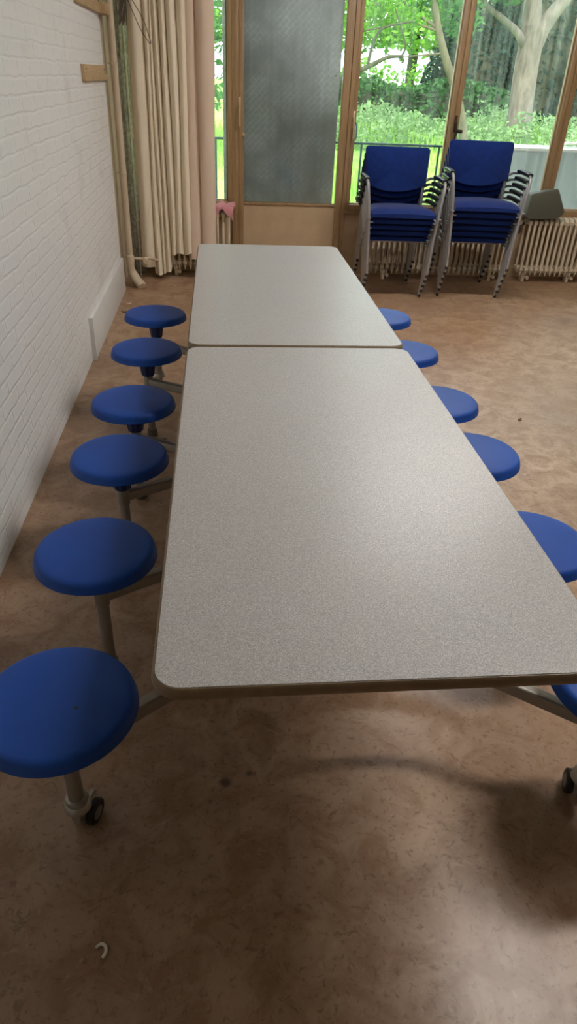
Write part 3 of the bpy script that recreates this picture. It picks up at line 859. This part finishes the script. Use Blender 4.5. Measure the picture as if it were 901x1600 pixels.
# ------------------------------------------------------------------ outside: balcony
b = MB(); b.box((-2, YF + .12, -.42), (6.5, 7.45, -.22)); struct(b.build('balcony_floor', M['concrete']), 'concrete slab outside the windows')
rl = thing('balcony_railing', 'dark green metal railing outside behind the left chair stack', 'railing', (.6, 7.2, -.22))
b = MB(); b.box((-1.6, -.015, 1.235), (1.72, .015, 1.255), .004); b.box((-1.6, -.012, .10), (1.72, .012, .122), .003); b.build('handrail', M['railing'], rl)
k = 0; x = -1.55
xsb = [.75 + .188 * q for q in range(6)] + [-.62, -.88, -1.14, -1.4, .4, .1, -.2, -.4]
for xb in xsb:
    b = MB(); b.tube([(xb, 0, 0), (xb, 0, 1.238)], .0105, 8); b.build('baluster', M['railing'], rl)
b = MB(); b.tube([(.640, 0, 1.25), (.672, 0, 1.262), (.690, 0, 1.29), (.690, 0, 1.39), (.670, 0, 1.42), (.61, 0, 1.42)], .009, 8, .03); b.tube([(.64, 0, 0), (.64, 0, 1.25)], .012, 8); b.build('end_loop', M['railing'], rl)
pw = thing('garden_parapet', 'pale blue grey low wall outside behind the right chair stack', 'low wall', (4.3, 7.25, -.22))
b = MB(); b.box((-1.95, -.05, 0), (2.2, .08, 1.235)); b.build('wall_slab', M['parapet'], pw)
b = MB(); b.box((-1.97, -.075, 1.235), (2.2, .10, 1.262), .004); b.build('coping', M['coping'], pw)
bb = thing('outdoor_board', 'dark weathered board with pale top lying behind the low garden wall', 'board', (4.4, 7.62, -.3))
b = MB(); b.box((-1.95, -.03, 1.24), (1.9, .03, 1.318), .004); b.box((-1.8, -.03, 0), (-1.7, .03, 1.24)); b.box((1.6, -.03, 0), (1.7, .03, 1.24)); b.build('plank', M['beam'], bb)
b = MB(); b.box((-1.96, -.05, 1.318), (1.9, .05, 1.336), .003); b.build('top_strip', M['coping'], bb)
b = MB()
pr = rrect(-.05, -.012, .05, .014, .01, 3)
b.sweep([(0, 0, 0), (.05, .005, .012), (.10, -.004, .006), (.17, .006, .018), (.22, 0, .004)], pr, up=(0, 0, 1), scales=[.5, 1, .7, 1, .4])
o = b.build('rag', M['paper'], loc=(3.52, 7.62, 1.055)); tag(o, 'small crumpled whitish rag on the dark outdoor board', 'rag')

# ------------------------------------------------------------------ outside: garden
def gz(y):
    return float(np.interp(y, [7.4, 9.0, 17.0, 24.0, 60], [-.30, -.25, .52, .62, 1.2]))
b = MB(); rows = [7.4, 8.2, 9, 10, 11, 12, 13, 14, 15, 16, 17, 19, 22, 26, 32, 40, 60]; colsx = [-14 + 3 * k for k in range(21)]
G = {}
for j, y in enumerate(rows):
    for i, x in enumerate(colsx):
        G[i, j] = b.bm.verts.new((x, y, gz(y) + (.06 * math.sin(x * 1.3 + y) if y > 8.5 else 0)))
for j in range(len(rows) - 1):
    for i in range(len(colsx) - 1):
        b.bm.faces.new((G[i, j], G[i + 1, j], G[i + 1, j + 1], G[i, j + 1]))
struct(b.build('garden_ground', M['lawn']), 'rising green garden ground outside')

def leaf_object(name, mat, cen, size, parent=None, up=.35, aspect=.55):
    """cen: (N,3); builds one mesh of pointed leaves, each a folded rhombus"""
    N = len(cen)
    d = rng.normal(size=(N, 3)); d[:, 2] = d[:, 2] * .6 - .15; d /= np.linalg.norm(d, axis=1)[:, None]
    r = rng.normal(size=(N, 3)); s_ = np.cross(d, r); s_ /= np.linalg.norm(s_, axis=1)[:, None]
    sz = (size * rng.uniform(.6, 1.3, N))[:, None]
    V = np.empty((N, 4, 3)); V[:, 0] = cen - d * sz * .5; V[:, 1] = cen + s_ * sz * aspect * .5; V[:, 2] = cen + d * sz * .5; V[:, 3] = cen - s_ * sz * aspect * .5
    me = bpy.data.meshes.new(name); me.vertices.add(4 * N); me.vertices.foreach_set('co', V.reshape(-1))
    me.loops.add(4 * N); me.loops.foreach_set('vertex_index', np.arange(4 * N)); me.polygons.add(N)
    me.polygons.foreach_set('loop_start', np.arange(0, 4 * N, 4)); me.polygons.foreach_set('loop_total', np.full(N, 4))
    me.update(); me.validate(); me.materials.append(mat)
    o = bpy.data.objects.new(name, me); return link(o, parent)

def blob(c, r, n, shell=.35):
    p = rng.normal(size=(n, 3)); p /= np.linalg.norm(p, axis=1)[:, None]
    q = rng.uniform(shell, 1, n) ** .5
    # clumps
    k = rng.integers(0, max(6, n // 60), n); off = rng.normal(size=(max(6, n // 60), 3)) * .16
    return np.array(c) + (p * q[:, None] + off[k]) * np.array(r)

def tree(name, label, base, limbs, blobs, lm, bm_, lsize, group=None, cat='tree'):
    root = thing(name, label, cat, base, 0, group)
    base = Vector(base)
    if limbs:
        b = MB()
        for pts, r0, r1 in limbs:
            P = fillet([Vector(p) - base for p in pts], .8, 5)
            n = len(P); b.tube(P, r0, 12, radii=[r0 + (r1 - r0) * (i / (n - 1)) for i in range(n)])
        b.build('trunk', bm_, root)
    if blobs:
        cen = np.concatenate([blob(*q) for q in blobs]) - np.array(base)
        leaf_object('foliage', lm, cen, lsize, root)
    return root

# big pale trunk
B = (6.70, 17.0, .45)
tree('big_tree', 'big tree with a thick pale grey trunk forking on the right side', B,
     [([(6.74, 17, .40), (6.70, 17, .9), (6.62, 17, 1.9), (6.64, 17, 2.6)], .27, .25),
      ([(6.66, 17, 2.15), (6.80, 17.0, 2.6), (7.18, 17, 3.10), (8.2, 17.1, 4.3)], .20, .10),
      ([(6.63, 17, 2.15), (6.58, 17.05, 2.7), (6.50, 17.1, 3.3), (6.3, 17.2, 6.0)], .22, .14),
      ([(6.58, 16.95, 2.1), (6.3, 16.9, 2.47), (5.9, 16.85, 2.68), (5.4, 16.8, 2.92), (4.9, 16.6, 3.3)], .085, .04)],
     [((6.3, 17, 5.6), (3.2, 2.2, 1.6), 2600), ((9.2, 17, 5.6), (2.0, 2, 1.3), 1300), ((5.75, 16.5, 3.2), (.55, .5, .30), 420)],
     M['leaf_mid'], M['bark_pale'], .15)
# slender leaning tree
B = (5.0, 15.0, .28)
tree('slender_tree', 'slender leaning tree with grey brown trunk left of the middle mullion', B,
     [([(5.0, 15, .20), (4.62, 15, 1.3), (4.36, 15, 1.74), (4.18, 15, 2.08), (4.04, 15, 2.38), (3.90, 15, 2.78), (3.7, 15, 3.8)], .085, .06),
      ([(4.18, 15, 2.0), (3.88, 15, 1.96), (3.5, 15.0, 1.92), (3.1, 15.0, 1.94)], .018, .008),
      ([(4.07, 15, 2.33), (3.62, 14.95, 2.42), (3.2, 14.9, 2.52), (2.8, 14.9, 2.7)], .026, .014),
      ([(4.06, 15, 2.36), (3.65, 15, 2.56), (3.28, 15, 2.77), (2.9, 15, 3.1)], .030, .016)],
     [((3.9, 15.4, 3.35), (1.5, .9, .5), 1500), ((4.6, 15.5, 2.65), (.42, .5, .38), 420), ((3.35, 15.3, 2.85), (.8, .6, .3), 420)],
     M['leaf_mid'], M['bark_mid'], .12)
# bending dark branches at the left edge of the view
B = (1.6, 13.0, .02)
tree('branchy_tree', 'tree with dark bending branches and bright leaves right of the door', B,
     [([(1.55, 13, -.05), (1.75, 13, 1.0), (2.0, 13, 1.52), (2.26, 13, 1.63), (2.52, 13, 1.75), (2.76, 13, 1.86), (2.97, 13, 1.87)], .055, .024),
      ([(2.42, 13, 1.70), (2.47, 13, 2.0), (2.57, 13, 2.22), (2.83, 13, 2.29), (3.1, 13, 2.33)], .026, .012),
      ([(2.96, 13, 1.86), (3.03, 13, 1.99), (2.95, 13, 2.17), (2.8, 13.1, 2.5)], .018, .010),
      ([(1.75, 13, 1.0), (1.6, 13, 2.4), (1.7, 13, 4.2)], .07, .05), ([(2.60, 13, 2.23), (2.3, 13, 2.18), (2.1, 13.1, 2.05)], .014, .007), ([(2.97, 13, 1.87), (3.0, 13, 1.80), (2.98, 13, 1.78)], .028, .016)],
     [((2.5, 13.4, 2.75), (.9, .6, .30), 1300), ((2.15, 13.6, 2.2), (.30, .3, .25), 260), ((3.0, 13.6, 2.42), (.5, .4, .16), 420), ((2.5, 13.7, 2.35), (.5, .4, .16), 260), ((1.5, 13.4, 4.0), (1.6, 1.2, .9), 900)],
     M['leaf_bright'], M['bark_dark'], .085)
# tree seen in the narrow left window
tree('narrow_view_tree', 'leafy tree seen through the narrow window by the curtain', (-.35, 14.0, .3),
     [([(-.35, 14, .2), (-.25, 14, 2.2), (-.1, 14, 5)], .13, .08)],
     [((-.3, 14, 3.5), (1.2, .9, .8), 900), ((-.25, 13.8, 2.3), (.8, .6, .45), 420), ((-.2, 14, 1.5), (.9, .6, .6), 500)],
     M['leaf_mid'], M['bark_dark'], .14)
# clipped dark hedge
hd = np.column_stack([rng.uniform(2.2, 7.6, 5200), rng.uniform(19.6, 20.8, 5200), rng.uniform(.75, 1.0, 5200)])
hd[:, 2] = .55 + rng.uniform(0, 1, 5200) ** .8 * (1.0 + .14 * np.sin(hd[:, 0] * 2.3))
hg = thing('hedge', 'low dark green hedge along the back of the garden', 'hedge', (4.9, 20.2, .55))
leaf_object('foliage', M['leaf_hedge'], hd - np.array((4.9, 20.2, .55)), .15, hg)
b = MB(); b.box((-2.6, -.3, -.1), (2.6, .3, .75), .15); b.build('woody_core', M['bark_dark'], hg)
# dark conifers
con = [(7.2, 22.5, 1.9, 'dark conifer between the slender tree and the middle mullion'), (9.3, 23.0, 2.2, 'dark conifer left behind the big pale trunk'), (11.2, 22.0, 2.2, 'dark conifer right behind the big pale trunk'),
       (13.2, 23.0, 2.4, 'dark conifer at the far right behind the pale trunk'), (15.6, 23.0, 2.4, 'dark conifer seen through the rightmost pane')]
for k, (cx, cy, rr, lab) in enumerate(con):
    g0 = gz(cy)
    root = thing('dark_conifer', lab, 'tree', (cx, cy, g0), 0, 'dark conifers behind the lawn')
    hgt = 2.9 if k == 0 else 9.0
    n = 7500 if k else 3200
    zz = rng.uniform(0, 1, n) ** 1.1 * hgt + .1
    rad = rr * (1 - .55 * (zz / hgt)) * rng.uniform(.45, 1.02, n) ** .5; an = rng.uniform(0, 2 * PI, n)
    cen = np.column_stack([rad * np.cos(an), rad * np.sin(an) * .8, zz - .25 * rad])
    leaf_object('foliage', M['leaf_dark'], cen, .24, root, aspect=.4)
    b = MB(); b.tube([(0, 0, -.1), (0, 0, hgt * .9)], .25, 10, radii=[.3, .06]); b.lathe([(0, .1), (rr * .62, .3), (rr * .5, hgt * .4), (rr * .25, hgt * .85), (0, hgt * .98)], seg=14); b.build('trunk', M['bark_dark'], root)
# sunlit trees far behind
far = [(-1.5, 34, 3.2, 'bright tree far behind the patterned door sheet'), (4.6, 36, 3.2, 'bright yellow green tree far behind the bending branches'), (8.2, 34, 3.0, 'bright tree far behind the slender trunk'), (12.5, 38, 3.4, 'bright tree top far behind the middle mullion'), (-6, 32, 3.5, 'bright tree far to the left')]
for k, (cx, cy, rr, lab) in enumerate(far):
    g0 = gz(cy)
    tree('sunlit_tree', lab, (cx, cy, g0), [([(cx, cy, g0 - .1), (cx + .1, cy, g0 + 3), (cx, cy, g0 + 6)], .22, .1)],
         [((cx, cy, g0 + 4.6), (rr, rr * .8, 2.3), 3600), ((cx + .8, cy - 1, g0 + 2.3), (rr * .9, rr * .6, .55), 1100)], M['leaf_bright'], M['bark_dark'], .30, 'sunlit trees far behind')
# pale green shrubs behind the hedge
for k, (cx, cy, rr, hh, lab) in enumerate([(4.6, 25, 1.3, 1.40, 'pale green shrub rising behind the left part of the hedge'), (7.2, 26, 1.2, 1.6, 'pale green shrub rising behind the hedge near the slender tree')]):
    g0 = gz(cy)
    tree('shrub', lab, (cx, cy, g0), [([(cx, cy, g0 - .1), (cx + .05, cy, g0 + hh * .7)], .05, .02)], [((cx, cy, g0 + hh * .55), (rr, rr * .7, hh * .45), 1000)], M['leaf_bright'], M['bark_dark'], .16, cat='shrub')
# tall weeds and grass
def blades(name, mat, n, xr, yr, h, w, label):
    x = rng.uniform(*xr, n); y = rng.uniform(*yr, n); z = np.array([gz(q) for q in y]) - .02 + np.where(y > 8.5, .06 * np.sin(x * 1.3 + y), 0)
    hh = h * rng.uniform(.5, 1.35, n) * (1 + .5 * np.sin(x * 1.7 + y * .9)); a = rng.uniform(0, 2 * PI, n); lean = rng.normal(0, .22, (n, 2)) * hh[:, None]
    V = np.empty((n, 4, 3)); dx = np.cos(a) * w; dy = np.sin(a) * w
    V[:, 0] = np.column_stack([x - dx, y - dy, z]); V[:, 1] = np.column_stack([x + dx, y + dy, z])
    V[:, 2] = np.column_stack([x + lean[:, 0] + dx * .25, y + lean[:, 1] + dy * .25, z + hh]); V[:, 3] = np.column_stack([x + lean[:, 0] - dx * .25, y + lean[:, 1] - dy * .25, z + hh])
    me = bpy.data.meshes.new(name); me.vertices.add(4 * n); me.vertices.foreach_set('co', V.reshape(-1)); me.loops.add(4 * n); me.loops.foreach_set('vertex_index', np.arange(4 * n))
    me.polygons.add(n); me.polygons.foreach_set('loop_start', np.arange(0, 4 * n, 4)); me.polygons.foreach_set('loop_total', np.full(n, 4)); me.update(); me.validate(); me.materials.append(mat)
    return tag(link(bpy.data.objects.new(name, me)), label, 'grass', kind='stuff')
blades('lawn_grass', M['grass'], 15000, (-1.5, 9.5), (8.0, 18.5), .17, .012, 'bright green grass covering the garden ground')
# leafy weeds: stems with many small leaves
N = 1100
sx = rng.uniform(1.0, 10.5, N); sy = rng.uniform(15.0, 19.3, N); sh = rng.uniform(.16, .50, N) * (1 + .35 * np.sin(sx * 2.1)); cen = []
for k in range(N):
    m = int(9 + 16 * sh[k]); tt = rng.uniform(0.1, 1, m); w_ = .16 * (1.1 - tt * .8)
    cen.append(np.column_stack([sx[k] + rng.normal(0, 1, m) * w_, sy[k] + rng.normal(0, 1, m) * w_, gz(sy[k]) + tt * sh[k]]))
tag(leaf_object('tall_weeds', M['weed'], np.concatenate(cen), .12, aspect=.45), 'tall pale green weeds growing around the tree trunks', 'weeds', kind='stuff')

# ------------------------------------------------------------------ light
wd = bpy.data.worlds.new('World'); bpy.context.scene.world = wd; wd.use_nodes = True
bg = wd.node_tree.nodes['Background']; bg.inputs[0].default_value = (.86, .95, 1.0, 1); bg.inputs[1].default_value = 2.5
sn = bpy.data.lights.new('sun', 'SUN'); sn.energy = 2.6; sn.angle = math.radians(6); sn.color = (1, .96, .86)
so = bpy.data.objects.new('sun', sn); C.objects.link(so)
so.rotation_euler = Vector((.25, .62, -.78)).to_track_quat('-Z', 'Y').to_euler()
for (x0, x1) in ((-.03, .10), (1.12, 1.96), (2.0, 2.92), (2.97, 3.97), (4.03, 4.97)):     # portals guide sky sampling through the panes
    al = bpy.data.lights.new('window_portal', 'AREA'); al.shape = 'RECTANGLE'; al.size = x1 - x0; al.size_y = WTOP - SILL
    al.cycles.is_portal = True
    ao = bpy.data.objects.new('window_portal', al); C.objects.link(ao); ao.location = ((x0 + x1) / 2, YF + .12, (WTOP + SILL) / 2)
    ao.rotation_euler = Vector((0, -1, 0)).to_track_quat('-Z', 'Z').to_euler()

# ------------------------------------------------------------------ camera
cam = bpy.data.cameras.new('camera'); co = bpy.data.objects.new('camera', cam); C.objects.link(co)
cam.sensor_fit = 'VERTICAL'; cam.sensor_height = 24.0; cam.lens = 24.0 * 1064.92 / 1600
cam.clip_start = .02; cam.clip_end = 200
rx = Vector((0.99535639, -0.08797512, 0.03906448)); uy = Vector((0.01467921, 0.5398115, 0.84165792)); fw = Vector((0.09513241, 0.83717616, -0.53859624))
mw = Matrix((( rx.x, uy.x, -fw.x, 0), (rx.y, uy.y, -fw.y, 0), (rx.z, uy.z, -fw.z, 1.53424), (0, 0, 0, 1)))
co.matrix_world = mw
sc = bpy.context.scene
sc.camera = co
sc.view_settings.view_transform = 'Standard'; sc.view_settings.look = 'None'; sc.view_settings.gamma = 1.0
sc.view_settings.use_curve_mapping = False
sc.view_settings.exposure = 1.02
